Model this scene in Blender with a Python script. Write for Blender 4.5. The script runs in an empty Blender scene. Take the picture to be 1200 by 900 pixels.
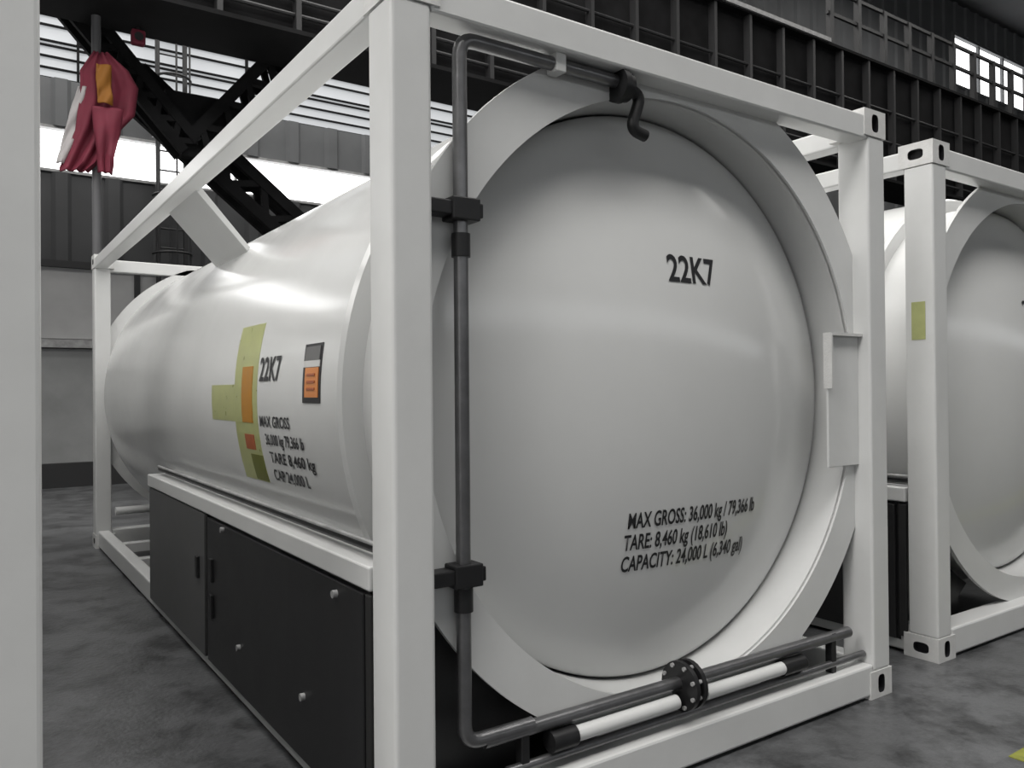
import bpy, bmesh, math, random
from mathutils import Vector, Matrix
random.seed(7)
S = bpy.context.scene
COL = S.collection
PI = math.pi

# ------------------------------------------------------------------ camera
f_px, cx, cy, cz, yaw, pitch, roll = 944.6, -0.9916, -2.0255, 1.3664, 0.96895, 0.00703, -0.00843
F = Vector((math.cos(yaw) * math.cos(pitch), math.sin(yaw) * math.cos(pitch), math.sin(pitch)))
R = Vector((math.sin(yaw), -math.cos(yaw), 0.0))
U = R.cross(F)
R2 = R * math.cos(roll) + U * math.sin(roll)
U2 = U * math.cos(roll) - R * math.sin(roll)
cam = bpy.data.cameras.new('camera')
cam_o = bpy.data.objects.new('camera', cam)
COL.objects.link(cam_o)
cam.sensor_width = 36.0
cam.lens = f_px / 1200 * 36
cam.clip_start = 0.05
M4 = Matrix((R2, U2, -F)).transposed().to_4x4()
M4.translation = Vector((cx, cy, cz))
cam_o.matrix_world = M4
S.camera = cam_o

# ------------------------------------------------------------------ world, lights, exposure
w = bpy.data.worlds.new('world')
S.world = w
w.use_nodes = True
w.node_tree.nodes['Background'].inputs[0].default_value = (0.80, 0.88, 1.0, 1)
w.node_tree.nodes['Background'].inputs[1].default_value = 0.25
S.view_settings.view_transform = 'Standard'
S.view_settings.look = 'None'
S.view_settings.gamma = 1
S.view_settings.use_curve_mapping = False
S.view_settings.exposure = 0.0


def area(name, loc, target, sx, sy, power, color=(1, 0.98, 0.95)):
    l = bpy.data.lights.new(name, 'AREA')
    l.shape = 'RECTANGLE'
    l.size = sx
    l.size_y = sy
    l.energy = power
    l.color = color
    o = bpy.data.objects.new(name, l)
    COL.objects.link(o)
    o.location = loc
    o.rotation_euler = (Vector(target) - Vector(loc)).to_track_quat('-Z', 'Y').to_euler()
    return o


# added fill lamps: rows under the closed ceiling, one beside the left wall
area('overhead_fill', (-13, -3, 12.6), (-9, -3, 0), 5, 20, 3000)
area('overhead_fill', (0, 3.5, 12.6), (0, 3.5, 0), 16, 5, 1500)
area('overhead_fill', (0, -4.5, 12.6), (0, -4.5, 0), 16, 4, 1500)
area('overhead_fill', (20, 1, 12.6), (20, 1, 0), 5, 16, 800)
area('overhead_fill', (1, 9.6, 12.6), (1, 9.6, 0), 22, 2.5, 1100)
area('left_fill', (-20.5, -7.5, 4.5), (0, 0, 1.5), 7, 7, 250)  # added fill from the left; no gate is built there
WINDOW_GLOW = 2.6


# ------------------------------------------------------------------ materials
def mat(name, col, rough=0.5, metal=0.0, spec=0.5, var=0.06, scale=6.0, rvar=0.08, bump=0.0, bscale=60.0, coat=0.0, col2=None):
    m = bpy.data.materials.new(name)
    m.use_nodes = True
    nt = m.node_tree
    b = nt.nodes['Principled BSDF']
    b.inputs['Metallic'].default_value = metal
    b.inputs['Specular IOR Level'].default_value = spec
    if coat:
        b.inputs['Coat Weight'].default_value = coat
        b.inputs['Coat Roughness'].default_value = 0.08
    tc = nt.nodes.new('ShaderNodeTexCoord')
    n = nt.nodes.new('ShaderNodeTexNoise')
    n.inputs['Scale'].default_value = scale
    n.inputs['Detail'].default_value = 6
    n.inputs['Roughness'].default_value = 0.6
    nt.links.new(tc.outputs['Object'], n.inputs['Vector'])
    r = nt.nodes.new('ShaderNodeValToRGB')
    r.color_ramp.elements[0].position = 0.3
    r.color_ramp.elements[1].position = 0.7
    c2 = col2 or tuple(min(1, c * (1 + var)) for c in col)
    c1 = col if col2 else tuple(c * (1 - var) for c in col)
    r.color_ramp.elements[0].color = (*c1, 1)
    r.color_ramp.elements[1].color = (*c2, 1)
    nt.links.new(n.outputs['Fac'], r.inputs['Fac'])
    nt.links.new(r.outputs['Color'], b.inputs['Base Color'])
    mr = nt.nodes.new('ShaderNodeMapRange')
    mr.inputs['To Min'].default_value = max(0.02, rough - rvar)
    mr.inputs['To Max'].default_value = min(1, rough + rvar)
    nt.links.new(n.outputs['Fac'], mr.inputs['Value'])
    nt.links.new(mr.outputs['Result'], b.inputs['Roughness'])
    if bump:
        n2 = nt.nodes.new('ShaderNodeTexNoise')
        n2.inputs['Scale'].default_value = bscale
        n2.inputs['Detail'].default_value = 4
        nt.links.new(tc.outputs['Object'], n2.inputs['Vector'])
        bp = nt.nodes.new('ShaderNodeBump')
        bp.inputs['Strength'].default_value = bump
        bp.inputs['Distance'].default_value = 0.01
        nt.links.new(n2.outputs['Fac'], bp.inputs['Height'])
        nt.links.new(bp.outputs['Normal'], b.inputs['Normal'])
    return m


def glow(name, col, strength):
    m = bpy.data.materials.new(name)
    m.use_nodes = True
    b = m.node_tree.nodes['Principled BSDF']
    b.inputs['Base Color'].default_value = (*col, 1)
    b.inputs['Emission Color'].default_value = (*col, 1)
    b.inputs['Emission Strength'].default_value = strength
    return m


def floor_mat():
    m = mat('concrete_floor', (0.080, 0.082, 0.085), 0.33, var=0.3, scale=1.3, rvar=0.12, bump=0.25, bscale=40)
    nt = m.node_tree
    b = nt.nodes['Principled BSDF']
    old = b.inputs['Base Color'].links[0].from_socket
    tc = nt.nodes.new('ShaderNodeTexCoord')
    v = nt.nodes.new('ShaderNodeTexNoise')
    v.inputs['Scale'].default_value = 3.2
    v.inputs['Detail'].default_value = 8
    v.inputs['Roughness'].default_value = 0.75
    nt.links.new(tc.outputs['Object'], v.inputs['Vector'])
    r = nt.nodes.new('ShaderNodeValToRGB')
    r.color_ramp.elements[0].position = 0.38
    r.color_ramp.elements[0].color = (0.28, 0.28, 0.28, 1)
    r.color_ramp.elements[1].position = 0.55
    r.color_ramp.elements[1].color = (1.2, 1.2, 1.2, 1)
    nt.links.new(v.outputs['Fac'], r.inputs['Fac'])
    mx = nt.nodes.new('ShaderNodeMix')
    mx.data_type = 'RGBA'
    mx.blend_type = 'MULTIPLY'
    mx.inputs['Factor'].default_value = 0.8
    nt.links.new(old, mx.inputs['A'])
    nt.links.new(r.outputs['Color'], mx.inputs['B'])
    nt.links.new(mx.outputs['Result'], b.inputs['Base Color'])
    return m


WHITE = mat('white_gloss_paint', (0.60, 0.605, 0.60), 0.16, var=0.02, scale=3, rvar=0.05, spec=0.5)
FRAMEW = mat('white_frame_paint', (0.60, 0.605, 0.60), 0.34, var=0.03, scale=5, rvar=0.08)
CAST = mat('white_casting_paint', (0.58, 0.58, 0.57), 0.5, var=0.06, scale=20, bump=0.2, bscale=120)
STEEL = mat('brushed_steel_pipe', (0.20, 0.20, 0.205), 0.34, metal=0.85, var=0.15, scale=14)
DARKST = mat('dark_valve_metal', (0.016, 0.016, 0.017), 0.42, metal=0.3, var=0.2, scale=20)
CABD = mat('near_black_cabinet', (0.017, 0.017, 0.018), 0.42, var=0.15, scale=4)  # cabinet body and near door, darker than the far door
CABG = mat('charcoal_cabinet', (0.085, 0.085, 0.086), 0.42, var=0.12, scale=4)
RUBBER = mat('black_rubber', (0.012, 0.012, 0.012), 0.7)
BLACK = mat('black_letters_and_recess', (0.012, 0.012, 0.014), 0.4)
ORANGE = mat('orange_sticker', (0.40, 0.175, 0.008), 0.4, var=0.06, scale=20)
REDOR = mat('red_orange_sticker', (0.34, 0.09, 0.03), 0.4)
PLOR = mat('orange_plate_paint', (0.60, 0.22, 0.06), 0.4)
OLIVE = mat('olive_sticker', (0.12, 0.13, 0.012), 0.4)
YEL = mat('pale_yellow_sticker', (0.37, 0.39, 0.165), 0.3, var=0.1, scale=12)
PLW = mat('plate_white', (0.55, 0.55, 0.54), 0.4)
PLG = mat('plate_grey', (0.12, 0.12, 0.12), 0.4)
WALL = mat('grey_wall_cladding', (0.115, 0.119, 0.123), 0.7, var=0.18, scale=0.9)
WALLD = mat('dark_wall_cladding', (0.045, 0.046, 0.048), 0.7, var=0.2, scale=0.9)
GATE = mat('grey_gate_panel', (0.36, 0.36, 0.36), 0.6, var=0.12, scale=1.2)
GATED = mat('dull_gate_panel', (0.24, 0.245, 0.245), 0.6, var=0.2, scale=1.2)
GIRD = mat('dark_girder_paint', (0.008, 0.008, 0.0085), 0.8, var=0.5, scale=2.5, spec=0.15)
RAILM = mat('dark_railing_paint', (0.02, 0.02, 0.021), 0.55)
EDGE = mat('worn_steel_edge', (0.30, 0.30, 0.30), 0.45, var=0.3, scale=9)
CEIL = mat('dark_roof_sheet', (0.07, 0.072, 0.075), 0.8, var=0.2, scale=0.6)
REDC = mat('red_flag_cloth', (0.15, 0.014, 0.032), 0.75, var=0.15, scale=5)
YELC = mat('golden_flag_mark', (0.27, 0.105, 0.008), 0.7)
PALEC = mat('pale_cloth_lining', (0.42, 0.40, 0.40), 0.75)
POLE = mat('grey_pole_paint', (0.10, 0.10, 0.105), 0.5)
FLOORY = mat('yellow_floor_paint', (0.20, 0.21, 0.03), 0.6, var=0.3, scale=15)
FLOORO = mat('orange_floor_paint', (0.28, 0.10, 0.03), 0.6, var=0.3, scale=15)
GLOWB = glow('bright_window_pane', (1.0, 1.0, 1.0), WINDOW_GLOW)
GLOWF = glow('front_window_pane', (0.95, 0.98, 1.0), 1.6)
GLOWD = glow('dull_window_pane', (0.30, 0.31, 0.32), 1.25)
FLOOR = floor_mat()


# ------------------------------------------------------------------ mesh helpers
def link(name, bm, m, parent=None, smooth=None, bevel=0.0, segs=2):
    me = bpy.data.meshes.new(name)
    bmesh.ops.recalc_face_normals(bm, faces=bm.faces[:])
    bm.to_mesh(me)
    bm.free()
    for mm in (m if isinstance(m, (list, tuple)) else [m]):
        me.materials.append(mm)
    if smooth:
        me.polygons.foreach_set('use_smooth', [True] * len(me.polygons))
        me.set_sharp_from_angle(angle=math.radians(smooth))
    o = bpy.data.objects.new(name, me)
    COL.objects.link(o)
    if parent:
        o.parent = parent
    if bevel:
        b = o.modifiers.new('bevel', 'BEVEL')
        b.width = bevel
        b.segments = segs
        b.limit_method = 'ANGLE'
        b.angle_limit = math.radians(40)
        b.harden_normals = False
    return o


def tag(o, label, cat, group=None):
    o['label'] = label
    o['category'] = cat
    if group:
        o['group'] = group
    return o


def struct(o):
    o['kind'] = 'structure'
    return o


def empty(name, loc=(0, 0, 0)):
    o = bpy.data.objects.new(name, None)
    COL.objects.link(o)
    o.location = loc
    return o


def box(bm, x0, x1, y0, y1, z0, z1, mi=0):
    v = [bm.verts.new((x, y, z)) for x in (x0, x1) for y in (y0, y1) for z in (z0, z1)]
    for q in ((0, 1, 3, 2), (4, 6, 7, 5), (0, 4, 5, 1), (2, 3, 7, 6), (0, 2, 6, 4), (1, 5, 7, 3)):
        bm.faces.new([v[i] for i in q]).material_index = mi
    return v


def prism(bm, pts, axis, a, b, mi=0):
    """closed polygon pts (2-D) extruded along an axis from a to b"""
    def P(p, t):
        if axis == 0:
            return (t, p[0], p[1])
        if axis == 1:
            return (p[0], t, p[1])
        return (p[0], p[1], t)
    A = [bm.verts.new(P(p, a)) for p in pts]
    B = [bm.verts.new(P(p, b)) for p in pts]
    bm.faces.new(A).material_index = mi
    bm.faces.new(list(reversed(B))).material_index = mi
    n = len(pts)
    for i in range(n):
        bm.faces.new((A[i], A[(i + 1) % n], B[(i + 1) % n], B[i])).material_index = mi


def tube(bm, pts, r, n=14, cap=True, mi=0):
    pts = [Vector(p) for p in pts]
    rings = []
    up = None
    for i, p in enumerate(pts):
        d = (pts[min(i + 1, len(pts) - 1)] - pts[max(i - 1, 0)]).normalized()
        if up is None:
            up = Vector((0, 0, 1)) if abs(d.z) < 0.9 else Vector((1, 0, 0))
        up = (up - d * up.dot(d)).normalized()
        s = d.cross(up)
        rr = r[i] if isinstance(r, (list, tuple)) else r
        rings.append([bm.verts.new(p + (up * math.cos(2 * PI * k / n) + s * math.sin(2 * PI * k / n)) * rr) for k in range(n)])
    for a, b in zip(rings, rings[1:]):
        for k in range(n):
            bm.faces.new((a[k], a[(k + 1) % n], b[(k + 1) % n], b[k])).material_index = mi
    if cap:
        bm.faces.new(rings[0]).material_index = mi
        bm.faces.new(list(reversed(rings[-1]))).material_index = mi


def bent(pts, rad, n=6):
    """polyline with rounded corners"""
    pts = [Vector(p) for p in pts]
    out = [pts[0]]
    for a, b, c in zip(pts, pts[1:], pts[2:]):
        d1 = (a - b).normalized()
        d2 = (c - b).normalized()
        p, q = b + d1 * rad, b + d2 * rad
        for k in range(n + 1):
            t = k / n
            out.append(p * (1 - t) ** 2 + b * 2 * t * (1 - t) + q * t * t)
    out.append(pts[-1])
    return out


def strut(bm, a, b, wx, wy, mi=0):
    """square bar between two points"""
    a, b = Vector(a), Vector(b)
    d = (b - a).normalized()
    s = Vector((0, 1, 0)) if abs(d.y) < 0.9 else Vector((1, 0, 0))
    s = (s - d * s.dot(d)).normalized()
    t = d.cross(s)
    A = [bm.verts.new(a + s * i * wx / 2 + t * j * wy / 2) for i, j in ((-1, -1), (1, -1), (1, 1), (-1, 1))]
    B = [bm.verts.new(b + s * i * wx / 2 + t * j * wy / 2) for i, j in ((-1, -1), (1, -1), (1, 1), (-1, 1))]
    bm.faces.new(A).material_index = mi
    bm.faces.new(list(reversed(B))).material_index = mi
    for k in range(4):
        bm.faces.new((A[k], A[(k + 1) % 4], B[(k + 1) % 4], B[k])).material_index = mi


def bm_new():
    return bmesh.new()


# ------------------------------------------------------------------ the hall
X0, X1, YF, YB, ZC = -22.0, 42.0, -14.0, 11.5, 14.0
bm = bm_new()
box(bm, X0, X1, YF, YB, -0.3, 0.0)
struct(link('floor', bm, FLOOR))
bm = bm_new()
box(bm, X0, X1, YF, YB, ZC, ZC + 0.3)
struct(link('ceiling', bm, CEIL))


def ribbed(name, x0, x1, y, z0, z1, m, side):
    """corrugated cladding standing along x; openings are left between sheets"""
    bm = bm_new()
    pts = [(x0, y + 0.25 * side)]
    x = x0
    while x < x1 - 0.01:
        xn = min(x + 0.7, x1)
        d = xn - x
        pts += [(x, y), (x + d * 0.62, y), (x + d * 0.70, y - 0.06 * side), (x + d * 0.92, y - 0.06 * side)]
        x = xn
    pts += [(x1, y), (x1, y + 0.25 * side)]
    prism(bm, pts, 2, z0, z1)
    return bm


# back wall: dark lower cladding, a bright strip window, grey cladding, dull glazing, grey cladding
parts = [(X0, X1, 0.0, 4.62, WALLD), (X0, X1, 5.30, 6.0, WALL),
         (8.0, X1, 6.0, 7.9, WALL), (X0, -7.0, 6.0, 7.9, WALL),
         (X0, X1, 7.9, 11.25, WALL), (X0, 26.05, 11.25, 13.0, WALL), (38.0, X1, 11.25, 13.0, WALL), (X0, X1, 13.0, ZC, WALL),
         (9.0, X1, 4.62, 5.30, WALL)]
root = empty('wall_back', (0, YB, 0))
struct(root)
for (a, b, c, d, m) in parts:
    bm = ribbed('cladding', a, b, YB, c, d, m, 1)
    o = link('cladding', bm, m)
    o.parent = root
    o.matrix_parent_inverse = Matrix.Translation((0, -YB, 0))
bm = bm_new()
box(bm, X0, X1, YF - 0.25, YF, 0, 4.9)
box(bm, X0, X1, YF - 0.25, YF, 6.3, ZC)
struct(link('wall_front', bm, WALL))
bm = bm_new()
box(bm, X0 - 0.25, X0, YF, YB, 0, ZC)
struct(link('wall_left', bm, WALL))
bm = bm_new()
box(bm, X1, X1 + 0.25, YF, YB, 0, ZC)
struct(link('wall_right', bm, WALL))


def window(name, x0, x1, y, z0, z1, gm, step, girts, side=1, fw=0.05, fm=None):
    r = struct(empty(name, ((x0 + x1) / 2, y, z0)))
    cx_ = (x0 + x1) / 2
    bm = bm_new()
    box(bm, x0 - cx_, x1 - cx_, 0.10 * side, 0.14 * side, 0, z1 - z0)
    link('window_pane', bm, gm, r)
    bm = bm_new()
    h = z1 - z0
    x = x0
    while x < x1 + 0.01:
        box(bm, x - cx_ - fw / 2, x - cx_ + fw / 2, 0.0, 0.1 * side, 0, h)
        x += step
    for g in girts:
        box(bm, x0 - cx_, x1 - cx_, (0.06 if len(girts) > 4 else -0.03) * side, 0.1 * side, g - fw / 2, g + fw / 2)
    link('window_frame', bm, fm or EDGE, r)
    return r


window('window_1', X0, 9.0, YB, 4.62, 5.30, GLOWB, 3.1, (0.02, 0.66), fw=0.04)
window('window_2', -7.0, 8.0, YB, 6.0, 7.9, GLOWD, 2.5, (0.02, 0.17, 0.34, 0.50, 0.57, 0.80, 0.95, 1.16, 1.35, 1.6, 1.88), fw=0.026, fm=GIRD)
window('window_3', 26.05, 38.0, YB, 11.25, 13.0, GLOWB, 1.71, (0.03, 1.72), fw=0.09, fm=WALL)
window('window_4', X0, X1, YF, 4.9, 6.3, GLOWF, 3.2, (0.03, 0.7, 1.37), side=-1, fw=0.08)

# grey sliding gate panels at the foot of the back wall
r = struct(empty('door_1', (0.2, YB, 0)))
bm = bm_new()
box(bm, -1.7, 1.9, -0.16, -0.10, 0.35, 2.02)
link('lower_panel', bm, GATED, r, bevel=0.01)
bm = bm_new()
box(bm, -1.7, 1.9, -0.16, -0.10, 2.16, 3.20)
link('upper_panel', bm, GATE, r, bevel=0.01)
bm = bm_new()
for x in (-1.75, -0.34, 1.06, 1.95):
    box(bm, x - 0.04, x + 0.04, -0.2, -0.04, 0, 3.3)
box(bm, -1.79, 1.99, -0.2, -0.04, 3.2, 3.30)
box(bm, -1.79, 1.99, -0.2, -0.04, 0.0, 0.35)
link('door_frame', bm, RAILM, r)
bm = bm_new()
box(bm, -1.75, 1.95, -0.24, -0.05, 2.03, 2.15)
link('mid_rail', bm, EDGE, r)

# ------------------------------------------------------------------ overhead crane girder with its walkway
GY0, GY1, GZ0, GZ1 = 6.6, 7.6, 5.36, 7.56
GX0, GX1 = -12.0, 36.0
crane = tag(empty('crane_girder', (0, 7.1, GZ0)), 'long dark steel crane girder with a railed walkway, high behind the tank containers', 'girder')


def cpart(name, bm, m, par=None, **k):
    o = link(name, bm, m, par or crane, **k)
    if par is None:
        o.matrix_parent_inverse = Matrix.Translation((0, -7.1, -GZ0))
    return o


bm = bm_new()
box(bm, GX0, GX1, 6.75, 6.80, GZ0, GZ1)
box(bm, GX0, GX1, 7.40, 7.45, GZ0, GZ1)
cpart('web', bm, GIRD)
bm = bm_new()
box(bm, GX0, GX1, GY0, GY1, GZ0 - 0.05, GZ0)
cpart('bottom_flange', bm, GIRD)
bm = bm_new()
box(bm, GX0, GX1, GY0, GY1, GZ1 - 0.05, GZ1)
cpart('walkway_plate', bm, GIRD)
bm = bm_new()
x = GX0 + 0.5
while x < GX1:
    box(bm, x, x + 0.06, 6.62, 6.75, GZ0, GZ1 - 0.05)
    x += 0.85
cpart('stiffener', bm, RAILM)
bm = bm_new()
box(bm, 2.0, 11.9, 6.56, 6.60, GZ1 - 0.02, GZ1 + 0.05)
cpart('edge_angle', bm, EDGE)
bm = bm_new()
for zz in (5.55, 5.72, 6.1, 6.7):
    tube(bm, [(GX0, 6.68, zz), (GX1, 6.68, zz)], 0.025, 8)
cpart('cable', bm, RAILM)
for i in range(26):
    x = 12.0 + i * 0.86
    bm = bm_new()
    box(bm, x - 0.05, x + 0.05, 6.60, 6.70, GZ1, GZ1 + 1.02)
    cpart('railing_post', bm, RAILM)
for zz in (0.55, 1.0):
    bm = bm_new()
    box(bm, 11.9, GX1, 6.62, 6.67, GZ1 + zz - 0.03, GZ1 + zz + 0.03)
    cpart('handrail', bm, RAILM)


# V-shaped lattice bracket hanging from the girder
def lattice(bm, a, b, wd, dy, n, t=0.045):
    a, b = Vector(a), Vector(b)
    d = (b - a).normalized()
    s = Vector((0, 1, 0)).cross(d).normalized()
    for yy in (-dy / 2, dy / 2):
        off = Vector((0, yy, 0))
        strut(bm, a + s * wd / 2 + off, b + s * wd / 2 + off, t, t * 1.6)
        strut(bm, a - s * wd / 2 + off, b - s * wd / 2 + off, t, t * 1.6)
        for i in range(n):
            p, q = a.lerp(b, i / n), a.lerp(b, (i + 1) / n)
            sg = 1 if i % 2 else -1
            strut(bm, p + s * wd / 2 * sg + off, q - s * wd / 2 * sg + off, t * 0.7, t * 0.9)


br = tag(empty('lattice_bracket', (1.2, 7.9, 4.1)), 'dark V-shaped lattice bracket behind the red flag under the girder', 'bracket')


def bpart(name, bm, m):
    o = link(name, bm, m, br)
    o.matrix_parent_inverse = Matrix.Translation((-1.2, -7.9, -4.1))


bm = bm_new()
lattice(bm, (-0.15, 7.9, 5.80), (1.24, 7.9, 4.22), 0.20, 0.26, 14, 0.07)
bpart('arm', bm, GIRD)
bm = bm_new()
lattice(bm, (3.2, 7.9, 6.5), (1.34, 7.9, 4.22), 0.30, 0.26, 14, 0.085)
bpart('arm', bm, GIRD)
bm = bm_new()
prism(bm, [(1.16, 4.12), (1.46, 4.12), (2.05, 4.86), (0.98, 4.86)], 1, 7.84, 7.96)
bpart('gusset_plate', bm, GIRD)
bm = bm_new()
box(bm, -0.6, 3.6, 7.8, 8.0, 5.80, 6.05)
bpart('hanger_beam', bm, GIRD)
bm = bm_new()
lattice(bm, (0.70, 8.5, 5.10), (7.02, 8.5, 0.0), 0.34, 0.3, 26, 0.09)
tag(link('lattice_boom', bm, GIRD), 'dark perforated lattice boom sloping down right behind the big white tank', 'boom')

# red flag on a pole in the aisle behind the near container
fl = tag(empty('flag', (0.2, 7.3, 0)), 'limp red flag with a golden mark on a tall grey pole', 'flag')
bm = bm_new()
tube(bm, [(0, 0, 0), (0, 0, 5.29)], 0.045, 12)
link('flag_pole', bm, POLE, fl, smooth=40)


def cloth(name, rows, m, dx, amp, ph, thick=0.012, nu=18, folds=3.0):
    bm = bm_new()
    nt_ = 28
    g = []
    for j in range(nt_ + 1):
        t = j / nt_
        k = t * (len(rows) - 1)
        i = min(int(k), len(rows) - 2)
        q = k - i
        a, b = rows[i], rows[i + 1]
        l = a[0] * (1 - q) + b[0] * q
        r_ = a[1] * (1 - q) + b[1] * q
        zl = a[2] * (1 - q) + b[2] * q
        zr = a[3] * (1 - q) + b[3] * q
        row = []
        for c in range(nu + 1):
            u = c / nu
            y = dx + amp * (0.4 + 0.6 * t) * math.sin(2 * PI * folds * u + ph + 1.2 * t) + 0.02 * math.sin(9 * t + 5 * u)
            row.append(bm.verts.new((l * (1 - u) + r_ * u, y, zl * (1 - u) + zr * u)))
        g.append(row)
    for j in range(nt_):
        for c in range(nu):
            bm.faces.new((g[j][c], g[j][c + 1], g[j + 1][c + 1], g[j + 1][c]))
    o = link(name, bm, m, fl, smooth=80)
    s = o.modifiers.new('solid', 'SOLIDIFY')
    s.thickness = thick
    return o


# rows: left x, right x, left z, right z (relative to the pole foot)
cloth('flag_cloth', [(-0.02, 0.10, 4.90, 4.90), (-0.15, 0.30, 4.68, 4.76), (-0.15, 0.40, 4.42, 4.60), (-0.18, 0.36, 4.25, 4.30),
                     (-0.20, 0.22, 4.05, 4.12), (-0.27, 0.14, 3.85, 3.95), (-0.34, 0.03, 3.66, 3.75), (-0.34, -0.08, 3.62, 3.64)], REDC, -0.07, 0.045, 0.3)
cloth('flag_tail', [(-0.06, 0.22, 4.30, 4.30), (-0.04, 0.20, 4.05, 4.05), (-0.01, 0.14, 3.80, 3.80), (0.0, 0.13, 3.62, 3.62)], REDC, -0.17, 0.03, 1.4, nu=10, folds=2)
cloth('flag_mark', [(-0.02, 0.11, 4.74, 4.74), (-0.02, 0.12, 4.50, 4.50), (0.0, 0.13, 4.34, 4.34)], YELC, -0.16, 0.012, 0.3, nu=8, folds=1)
cloth('flag_lining', [(-0.17, -0.10, 4.52, 4.52), (-0.24, -0.13, 4.25, 4.25), (-0.31, -0.20, 3.98, 3.98), (-0.36, -0.30, 3.70, 3.70)], PALEC, -0.02, 0.012, 0.0, nu=6, folds=1)

# caged ladder on the back wall, in front of the dull glazing
ld = tag(empty('wall_ladder', (1.75, 11.2, 0)), 'dark caged ladder climbing the back wall, seen against the glazing beside the red flag', 'ladder')
for x in (-0.2, 0.2):
    bm = bm_new()
    box(bm, x - 0.03, x + 0.03, 0.02, 0.08, 0, 8.4)
    link('ladder_rail', bm, RAILM, ld)
for k in range(27):
    bm = bm_new()
    tube(bm, [(-0.2, 0.05, 0.3 + k * 0.3), (0.2, 0.05, 0.3 + k * 0.3)], 0.014, 8)
    link('rung', bm, RAILM, ld)
for k in range(7):
    z = 2.6 + k * 0.9
    bm = bm_new()
    tube(bm, [(0.24 * math.cos(a) * 1.15, -0.36 * math.sin(a) + 0.05, z) for a in [PI * q / 14 for q in range(15)]], 0.02, 8)
    link('cage_hoop', bm, RAILM, ld)
for a in (0.6, 1.57, 2.54):
    bm = bm_new()
    tube(bm, [(0.276 * math.cos(a), -0.36 * math.sin(a) + 0.05, 2.6), (0.276 * math.cos(a), -0.36 * math.sin(a) + 0.05, 8.0)], 0.015, 8)
    link('cage_bar', bm, RAILM, ld)

# red pulley block under the girder
pb = tag(empty('pulley_block', (0.62, 7.4, 5.31)), 'small red pulley block hanging under the dark girder above the flag', 'pulley block')
bm = bm_new()
box(bm, -0.07, 0.07, -0.05, 0.05, -0.19, -0.03)
link('block_body', bm, REDC, pb, bevel=0.02)
bm = bm_new()
tube(bm, [(0, 0, 0), (0, 0, -0.04)], 0.02, 10)
link('shackle', bm, RAILM, pb)
bm = bm_new()
tube(bm, [(0, 0.06, -0.11), (0, -0.06, -0.11)], 0.045, 16)
link('sheave', bm, RAILM, pb)

# ------------------------------------------------------------------ tank container
W, L, H = 2.438, 6.058, 2.591
CX, CZ = W / 2, 1.34
RS, RI, RO = 1.19, 1.085, 1.25


def clip_ring():
    """outer outline of the end ring: a circle clipped by the frame's opening"""
    pts = []
    n = 160
    for k in range(n):
        a = 2 * PI * k / n
        ro = RO - 0.022 * max(0.0, -math.sin(a))
        x, z = CX + ro * math.cos(a), CZ + ro * math.sin(a)
        pts.append((min(max(x, 0.03), W - 0.03), min(max(z, 0.10), 2.52)))
    return pts


def end_ring(y0, y1):
    bm = bm_new()
    n = 160
    out = clip_ring()
    inn = [(CX + RI * math.cos(2 * PI * k / n), CZ + RI * math.sin(2 * PI * k / n)) for k in range(n)]
    v = {}
    for nm, pts in (('o', out), ('i', inn)):
        for yy in (y0, y1):
            v[nm, yy] = [bm.verts.new((p[0], yy, p[1])) for p in pts]
    for k in range(n):
        j = (k + 1) % n
        bm.faces.new((v['o', y0][k], v['o', y0][j], v['i', y0][j], v['i', y0][k]))
        bm.faces.new((v['o', y1][k], v['i', y1][k], v['i', y1][j], v['o', y1][j]))
        bm.faces.new((v['o', y0][k], v['o', y1][k], v['o', y1][j], v['o', y0][j]))
        bm.faces.new((v['i', y0][k], v['i', y0][j], v['i', y1][j], v['i', y1][k]))
    return bm


def lathe_y(bm, prof, n=128, close=False):
    """profile of (radius, y) turned about the tank's axis"""
    rings = []
    for r_, y in prof:
        if r_ < 1e-6:
            rings.append([bm.verts.new((CX, y, CZ))])
        else:
            rings.append([bm.verts.new((CX + r_ * math.cos(2 * PI * k / n), y, CZ + r_ * math.sin(2 * PI * k / n))) for k in range(n)])
    for a, b in zip(rings, rings[1:]):
        for k in range(n):
            j = (k + 1) % n
            if len(a) == 1:
                bm.faces.new((a[0], b[k], b[j]))
            elif len(b) == 1:
                bm.faces.new((a[k], b[0], a[j]))
            else:
                bm.faces.new((a[k], b[k], b[j], a[j]))


HY, HR, KR = 0.060, 3.0, 0.985       # crown of the dished head: apex y, crown radius, knuckle start


def head_y(r_):
    return HY + HR - math.sqrt(HR * HR - r_ * r_)


def head_prof(flip=False):
    prof = []
    for k in range(0, 27):
        r_ = KR * k / 26
        prof.append((r_, head_y(r_)))
    y0 = head_y(KR)
    sl = KR / math.sqrt(HR * HR - KR * KR)
    # knuckle: quarter-ellipse-like turn to the skirt
    r1, y1 = RI - 0.008, 0.285
    p0, p2 = Vector((KR, y0)), Vector((r1, y1))
    p1 = Vector((r1, y0 + sl * (r1 - KR)))
    for k in range(1, 15):
        t = k / 14
        p = p0 * (1 - t) ** 2 + p1 * 2 * t * (1 - t) + p2 * t * t
        prof.append((p.x, p.y))
    return [(a, L - b) for a, b in prof] if flip else prof


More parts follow.
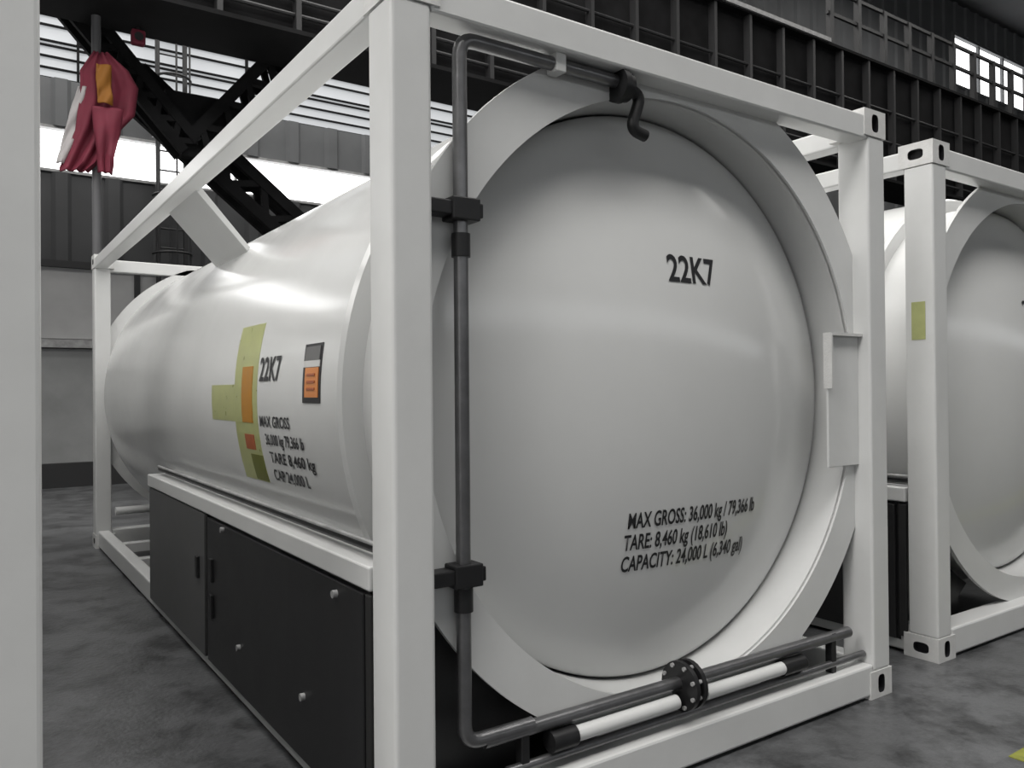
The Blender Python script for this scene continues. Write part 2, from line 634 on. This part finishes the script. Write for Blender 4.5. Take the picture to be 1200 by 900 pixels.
def casting(bm, ox, oy, oz, sx, sy, sz):
    """corner fitting: block with an oval opening in each outward face; s* = +1/-1 outward sign"""
    lx, ly, lz = 0.162, 0.178, 0.118
    x0, x1 = (ox, ox + lx)
    y0, y1 = (oy, oy + ly)
    z0, z1 = (oz, oz + lz)

    def face(o, u, v, n, lu, lv, ou, ov, hole):
        o, u, v, n = Vector(o), Vector(u), Vector(v), Vector(n)
        rect = []
        N = 24
        for k in range(N):
            a = 2 * PI * (k + 0.5) / N
            c, s = math.cos(a), math.sin(a)
            m_ = max(abs(c), abs(s))
            rect.append(o + u * (lu / 2 + c / m_ * lu / 2) + v * (lv / 2 + s / m_ * lv / 2))
        if not hole:
            bm.faces.new([bm.verts.new(o + u * a + v * b) for a, b in ((0, 0), (lu, 0), (lu, lv), (0, lv))])
            return
        corners = [o, o + u * lu, o + u * lu + v * lv, o + v * lv]
        rr = [bm.verts.new(p) for p in rect]
        cc = [bm.verts.new(p) for p in corners]
        q = N // 4
        # corner triangles (rect points avoid the exact corners)
        st = [(-q // 2 - 1) % N for _ in range(4)]
        ang = [(3, 225), (0, 0)]
        hol = []
        for k in range(N):
            a = 2 * PI * (k + 0.5) / N
            c, s = math.cos(a), math.sin(a)
            ex = abs(c) ** 0.6 * (1 if c > 0 else -1)
            ey = abs(s) ** 0.6 * (1 if s > 0 else -1)
            hol.append(o + u * (lu / 2 + ex * ou / 2) + v * (lv / 2 + ey * ov / 2))
        hh = [bm.verts.new(p) for p in hol]
        dd = [bm.verts.new(p - n * 0.03) for p in hol]
        for k in range(N):
            j = (k + 1) % N
            bm.faces.new((rr[k], rr[j], hh[j], hh[k]))
            bm.faces.new((hh[k], hh[j], dd[j], dd[k])).material_index = 1  # black inside the shallow opening paints in the shade of a hollow
        bm.faces.new(dd).material_index = 1
        for ci, a0 in ((2, 45), (3, 135), (0, 225), (1, 315)):
            k = int((a0 / 360) * N - 0.5 + 0.001)
            bm.faces.new((rr[k], rr[(k + 1) % N], cc[ci]))
    face((x0, y0, z0), (0, 1, 0), (0, 0, 1), (-1, 0, 0), ly, lz, 0.079, 0.051, sx < 0)
    face((x1, y0, z0), (0, 1, 0), (0, 0, 1), (1, 0, 0), ly, lz, 0.079, 0.051, sx > 0)
    face((x0, y0, z0), (1, 0, 0), (0, 0, 1), (0, -1, 0), lx, lz, 0.051, 0.079, sy < 0)
    face((x0, y1, z0), (1, 0, 0), (0, 0, 1), (0, 1, 0), lx, lz, 0.051, 0.079, sy > 0)
    face((x0, y0, z0), (1, 0, 0), (0, 1, 0), (0, 0, -1), lx, ly, 0.064, 0.124, sz < 0)
    face((x0, y0, z1), (1, 0, 0), (0, 1, 0), (0, 0, 1), lx, ly, 0.064, 0.124, sz > 0)


def text_mesh(body, w_, h_, shear=0.0):
    """flat lettering mesh fitted into w_ x h_ (cap height), origin lower left; front faces +z"""
    c = bpy.data.curves.new('lettering', 'FONT')
    c.body = body
    c.size = 1.0
    c.offset = 0.02
    c.resolution_u = 4
    o = bpy.data.objects.new('lettering', c)
    COL.objects.link(o)
    bpy.context.view_layer.update()
    dg = bpy.context.evaluated_depsgraph_get()
    me = bpy.data.meshes.new_from_object(o.evaluated_get(dg))
    COL.objects.unlink(o)
    bpy.data.objects.remove(o)
    xs = [v.co.x for v in me.vertices]
    mx0, mx1 = min(xs), max(xs)
    k = w_ / (mx1 - mx0)
    bm = bm_new()
    bm.from_mesh(me)
    for v in bm.verts:
        v.co.x = (v.co.x - mx0) * k
        v.co.y = v.co.y * h_ / 0.73
        v.co.z = 0
    # break up long edges so the letters can follow a curved shell
    bmesh.ops.triangulate(bm, faces=bm.faces[:])
    return bm


def on_head(bm, x, z):
    for v in bm.verts:
        px, pz = x + v.co.x, z + v.co.y
        r_ = math.hypot(px - CX, pz - CZ)
        v.co = Vector((px, head_y(r_) - 0.0025, pz))
    return bm


def shell_x(z, off=0.003):
    return CX - math.sqrt((RS + off) ** 2 - (z - CZ) ** 2)


def on_side(bm, y, z, off=0.003):
    for v in bm.verts:
        yy, zz = y - v.co.x, z + v.co.y
        v.co = Vector((shell_x(zz, off), yy, zz))
    return bm


def side_patch(y0, y1, z0, z1, off):
    """sticker following the shell; y0 > y1 (left to right as seen)"""
    bm = bm_new()
    n = 10
    rows = []
    for k in range(n + 1):
        z = z0 + (z1 - z0) * k / n
        rows.append([bm.verts.new((shell_x(z, off), y, z)) for y in (y0, y1)])
    for a, b in zip(rows, rows[1:]):
        bm.faces.new((a[0], a[1], b[1], b[0]))
    ret = bmesh.ops.extrude_face_region(bm, geom=bm.faces[:])
    for e in ret['geom']:
        if isinstance(e, bmesh.types.BMVert):
            e.co.x += off * 0.8
    return bm


def add_piping(P):
    # vent pipe: along the bottom, up the left side, across the top to the vent valve
    bm = bm_new()
    tube(bm, bent([(0.50, 0.05, 0.31), (0.252, 0.05, 0.31), (0.252, 0.05, 2.425), (0.90, 0.05, 2.425)], 0.055), 0.0225, 18)
    vp = P('vent_pipe', bm, STEEL, smooth=50)
    for z in (1.905, 0.815):
        bm = bm_new()
        box(bm, 0.13, 0.315, 0.020, 0.080, z - 0.022, z + 0.022)
        box(bm, 0.205, 0.300, 0.012, 0.090, z - 0.034, z + 0.034)
        P('pipe_clamp', bm, DARKST, vp, bevel=0.004)
    for z in (1.80, 0.74):
        bm = bm_new()
        tube(bm, [(0.252, 0.05, z - 0.035), (0.252, 0.05, z + 0.035)], 0.029, 18)
        P('pipe_coupling', bm, DARKST, vp, smooth=50)
    bm = bm_new()
    box(bm, 0.60, 0.64, 0.022, 0.078, 2.395, 2.456)
    P('pipe_bracket', bm, FRAMEW, vp, bevel=0.003)
    bm = bm_new()
    tube(bm, [(0.875, 0.045, 2.41), (0.900, 0.045, 2.41)], 0.058, 20)
    tube(bm, [(0.905, 0.045, 2.41), (0.925, 0.045, 2.41)], 0.050, 20)
    vv = P('vent_valve', bm, DARKST, smooth=50)
    bm = bm_new()
    tube(bm, bent([(0.92, 0.055, 2.42), (1.00, 0.055, 2.40), (0.95, 0.055, 2.275), (1.02, 0.055, 2.262)], 0.04), 0.021, 14)
    P('outlet_bend', bm, DARKST, vv, smooth=50)
    bm = bm_new()
    strut(bm, (0.90, 0.03, 2.43), (0.905, 0.03, 2.475), 0.014, 0.02)
    P('valve_handle', bm, DARKST, vv)
    # bottom discharge pipes
    bm = bm_new()
    tube(bm, [(0.32, 0.052, 0.300), (2.20, 0.052, 0.300)], 0.023, 18)
    dp = P('discharge_pipe', bm, STEEL, smooth=50)
    bm = bm_new()
    tube(bm, [(0.40, 0.045, 0.188), (2.30, 0.045, 0.188)], 0.015, 14)
    P('drain_pipe', bm, STEEL, smooth=50)
    for a, b in ((0.66, 1.125), (1.27, 1.72)):
        bm = bm_new()
        tube(bm, [(a, 0.035, 0.243), (b, 0.035, 0.243)], 0.026, 18)
        P('pipe_sleeve', bm, FRAMEW, dp, smooth=50)
    for a, b, r_ in ((0.56, 0.66, 0.035), (1.72, 1.86, 0.032)):
        bm = bm_new()
        tube(bm, [(a, 0.04, 0.240), (b, 0.04, 0.240)], r_, 16)
        P('sleeve_end', bm, DARKST, dp, smooth=50)
    bm = bm_new()
    tube(bm, [(1.152, 0.045, 0.29), (1.170, 0.045, 0.29)], 0.088, 28)
    tube(bm, [(1.190, 0.045, 0.29), (1.208, 0.045, 0.29)], 0.088, 28)
    tube(bm, [(1.168, 0.045, 0.29), (1.194, 0.045, 0.29)], 0.062, 28)
    fv = P('discharge_flange', bm, DARKST, smooth=40)
    for k in range(8):
        a = 2 * PI * (k + 0.5) / 8
        bm = bm_new()
        tube(bm, [(1.144, 0.045 + 0.075 * math.cos(a), 0.29 + 0.075 * math.sin(a)), (1.216, 0.045 + 0.075 * math.cos(a), 0.29 + 0.075 * math.sin(a))], 0.008, 8)
        P('flange_bolt', bm, EDGE, fv)
    for x in (0.45, 2.06):
        bm = bm_new()
        box(bm, x, x + 0.03, 0.035, 0.070, 0.15, 0.318)
        P('pipe_stand', bm, DARKST, dp, bevel=0.003)


LATCHES = ((2.22, 0.49), (1.95, 0.35), (1.95, 0.52))
BOLTS = ((1.50, 0.27), (0.72, 0.30), (0.42, 0.72), (1.75, 0.74))


WEIGHTS = (('MAX GROSS: 36,000 kg / 79,366 lb', 0.966, 0.713), ('TARE: 8,460 kg (18,610 lb)', 0.955, 0.548), ('CAPACITY: 24,000 L (6,340 gal)', 0.955, 0.672))


def make_container(piped=True):
    T = empty('tank_container')

    def P(name, bm, m, par=None, **k):
        return link(name, bm, m, par or T, **k)
    # corner posts
    for x in (0.0, W - 0.13):
        for y in (0.0, L - 0.15):
            bm = bm_new()
            box(bm, x, x + 0.13, y, y + 0.15, 0.117, H - 0.117)
            P('corner_post', bm, FRAMEW, bevel=0.012, segs=3)
    # corner castings
    for x, sx in ((-0.004, -1), (W - 0.158, 1)):
        for y, sy in ((-0.004, -1), (L - 0.174, 1)):
            for z, sz in ((0.0, -1), (H - 0.118, 1)):
                bm = bm_new()
                casting(bm, x, y, z, sx, sy, sz)
                bmesh.ops.remove_doubles(bm, verts=bm.verts[:], dist=1e-5)
                P('corner_casting', bm, [CAST, BLACK])
    # end frames' rails
    for y in (0.0, L - 0.1):
        bm = bm_new()
        box(bm, 0.13, W - 0.13, y, y + 0.1, 2.455, 2.562)
        P('top_end_rail', bm, FRAMEW, bevel=0.008)
        bm = bm_new()
        ya, yb = (y, y + 0.13) if y == 0 else (y - 0.03, y + 0.1)
        box(bm, 0.13, W - 0.13, ya, yb, 0.015, 0.150)
        P('bottom_end_rail', bm, FRAMEW, bevel=0.010)
    for x in (0.0, W - 0.1):
        bm = bm_new()
        box(bm, x, x + 0.1, 0.15, L - 0.15, 2.47, 2.562)
        P('top_side_rail', bm, FRAMEW, bevel=0.008)
        bm = bm_new()
        xa = 0.02 if x == 0 else W - 0.11
        box(bm, xa, xa + 0.09, 0.15, L - 0.15, 0.015, 0.150)
        P('bottom_side_rail', bm, FRAMEW, bevel=0.010)
    # cross members under the tank
    for y in (1.5, 3.0, 4.6, 5.35):
        bm = bm_new()
        box(bm, 0.1, W - 0.1, y, y + 0.09, 0.03, 0.11)
        P('cross_member', bm, FRAMEW, bevel=0.006)
    bm = bm_new()
    tube(bm, [(0.13, L - 0.35, 0.34), (W - 0.13, L - 0.35, 0.34)], 0.035, 14)
    P('brace_tube', bm, FRAMEW, smooth=40)
    # barrel
    bm = bm_new()
    lathe_y(bm, [(RI - 0.03, 0.46), (RS - 0.012, 0.46), (RS, 0.475), (RS, 2.05), (RS, 4.0), (RS, L - 0.475), (RS - 0.012, L - 0.46), (RI - 0.03, L - 0.46)], 160)
    P('tank_shell', bm, WHITE, smooth=35)
    for f_ in (False, True):
        bm = bm_new()
        lathe_y(bm, head_prof(f_), 160)
        P('tank_head', bm, WHITE, smooth=60)
        ys = [(L - 0.10) if f_ else 0.08]
        bm = end_ring(ys[0], ys[0] + 0.02)
        P('end_ring', bm, FRAMEW, smooth=35)
        a, b = (0.09, 0.50) if not f_ else (L - 0.50, L - 0.09)
        bm = bm_new()
        lathe_y(bm, [(RI, a), (RI, b), (RI + 0.02, b), (RI + 0.02, a), (RI, a)], 160)
        P('skirt', bm, FRAMEW, smooth=35)
    # tie plates from the side rails down to the barrel
    for s in (0, 1):
        bm = bm_new()
        q = [(0.05, 2.49), (0.11, 2.49), (0.375, 2.185), (0.360, 2.160), (0.08, 2.470)]
        if s:
            q = [(W - a, b) for a, b in reversed(q)]
        prism(bm, q, 1, 2.57, 3.25)
        P('tie_plate', bm, FRAMEW, bevel=0.003)
    # equipment cabinet on the left side
    c = bm_new()
    pts = [(0.018, 0.066), (0.018, 0.775), (0.185, 0.775)]
    for k in range(9):
        z = 0.74 - k * 0.06
        pts.append((CX - math.sqrt(1.20 ** 2 - (z - CZ) ** 2) - 0.006, z))
    pts += [(0.60, 0.20), (0.60, 0.066)]
    prism(c, pts, 1, 0.20, 3.50)
    cab = P('cabinet', c, CABD, bevel=0.004)
    bm = bm_new()
    box(bm, 0.002, 0.018, 2.10, 3.48, 0.07, 0.768)
    P('cabinet_door', bm, CABG, cab, bevel=0.004)
    bm = bm_new()
    box(bm, 0.002, 0.018, 0.22, 2.05, 0.07, 0.760)
    P('cabinet_door', bm, CABD, cab, bevel=0.004)
    for (a, b) in ((0.16, 0.20), (2.055, 2.095)):
        bm = bm_new()
        box(bm, 0.0, 0.018, a, b, 0.09, 0.765)
        P('door_seal', bm, RUBBER, cab, bevel=0.004)
    for (y, z) in LATCHES:
        bm = bm_new()
        box(bm, -0.012, 0.004, y - 0.022, y + 0.022, z - 0.055, z + 0.055)
        P('latch', bm, DARKST, cab, bevel=0.004)
    for (y, z) in BOLTS:
        bm = bm_new()
        tube(bm, [(-0.014, y, z), (0.004, y, z)], 0.013, 12)
        P('bolt', bm, EDGE, cab, smooth=40)
    bm = bm_new()
    prism(bm, [(-0.004, 0.777), (-0.004, 0.850), (0.128, 0.850), (0.160, 0.777)], 1, 0.16, 3.51)
    P('cabinet_trim', bm, FRAMEW, bevel=0.006)
    bm = bm_new()
    tube(bm, [(0.06, 0.16, 0.882), (0.06, 3.44, 0.882)], 0.014, 10)
    P('air_line', bm, DARKST, smooth=40)
    bm = bm_new()
    tube(bm, [(0.04, 0.16, 0.905), (0.04, 3.40, 0.905)], 0.007, 10)
    P('steel_line', bm, EDGE, smooth=40)
    if piped:
        add_piping(P)
    # document plate beside the right post
    bm = bm_new()
    box(bm, 2.085, 2.31, 0.058, 0.070, 1.02, 1.590)
    dh = P('document_plate', bm, FRAMEW, bevel=0.003)
    bm = bm_new()
    box(bm, 2.078, 2.088, 0.034, 0.075, 1.36, 1.60)
    box(bm, 2.088, 2.31, 0.034, 0.075, 1.588, 1.60)
    P('plate_rim', bm, CAST, dh)
    # lettering on the head
    P('size_code', on_head(text_mesh('22K7', 0.264, 0.104), 1.165, 1.764), BLACK)
    y = 0.868
    for body, x, w_ in WEIGHTS if piped else ():
        P('weight_marking', on_head(text_mesh(body, w_, 0.058), x, y), BLACK)
        y -= 0.079
    # lettering and stickers on the left side of the barrel
    P('size_code', on_side(text_mesh('22K7', 0.26, 0.098), 1.30, 1.412), BLACK)
    y = 1.225
    for body, yy, w_ in (('MAX GROSS', 1.30, 0.36), ('36,000 kg 79,366 lb', 1.25, 0.44), ('TARE 8,460 kg', 1.23, 0.50), ('CAP 24,000 L', 1.23, 0.40)):
        P('weight_marking', on_side(text_mesh(body, w_, 0.045), yy, y), BLACK)
        y -= 0.072
    P('sticker', side_patch(1.66, 1.33, 0.985, 1.655, 0.0012), YEL)
    P('sticker', side_patch(2.05, 1.66, 1.235, 1.400, 0.0012), YEL)
    P('orange_label', side_patch(1.545, 1.395, 1.235, 1.475, 0.0030), ORANGE)
    P('warning_label', side_patch(1.535, 1.405, 1.120, 1.185, 0.0030), REDOR)
    P('olive_label', side_patch(1.49, 1.33, 0.99, 1.10, 0.0030), OLIVE)
    # hazard plate
    hp = P('hazard_plate', side_patch(0.788, 0.618, 1.325, 1.535, 0.003), BLACK)
    P('upper_field', side_patch(0.772, 0.632, 1.475, 1.525, 0.0058), PLG, hp)
    P('white_band', side_patch(0.780, 0.626, 1.452, 1.475, 0.0058), PLW, hp)
    P('orange_field', side_patch(0.760, 0.634, 1.345, 1.450, 0.0058), PLOR, hp)
    for zz in (1.375, 1.40, 1.425):
        P('code_line', side_patch(0.735, 0.660, zz - 0.004, zz + 0.004, 0.0090), REDOR, hp)
    return T


def copy_tree(o, parent=None):
    c = o.copy()
    COL.objects.link(c)
    if parent:
        c.parent = parent
    for ch in list(o.children):
        copy_tree(ch, c)
    return c


main = make_container()
GRP = 'white tank containers in a row'
tag(main, 'large white tank container filling the middle of the picture, black lettering on its round end', 'tank container', GRP)
right = make_container(piped=False)
right.location = (2.98, 0.07, 0)
tag(right, 'white tank container standing to the right, cut off by the picture edge', 'tank container', GRP)
left = copy_tree(right)
left.location = (-3.28, 0, 0)
tag(left, 'white tank container whose corner post fills the left edge, nearest the aisle', 'tank container', GRP)
# yellow sticker on the side of the right container's post
bm = bm_new()
box(bm, -0.002, 0.0, 0.045, 0.115, 1.60, 1.79)
st = link('post_sticker', bm, YEL, right)
st['label'] = 'pale yellow sticker'

# ------------------------------------------------------------------ floor paint
bm = bm_new()
box(bm, 2.19, 9.0, -0.78, -0.60, 0.0, 0.003)
tag(link('floor_line', bm, FLOORY), 'worn yellow line painted on the concrete in front of the containers', 'floor marking')
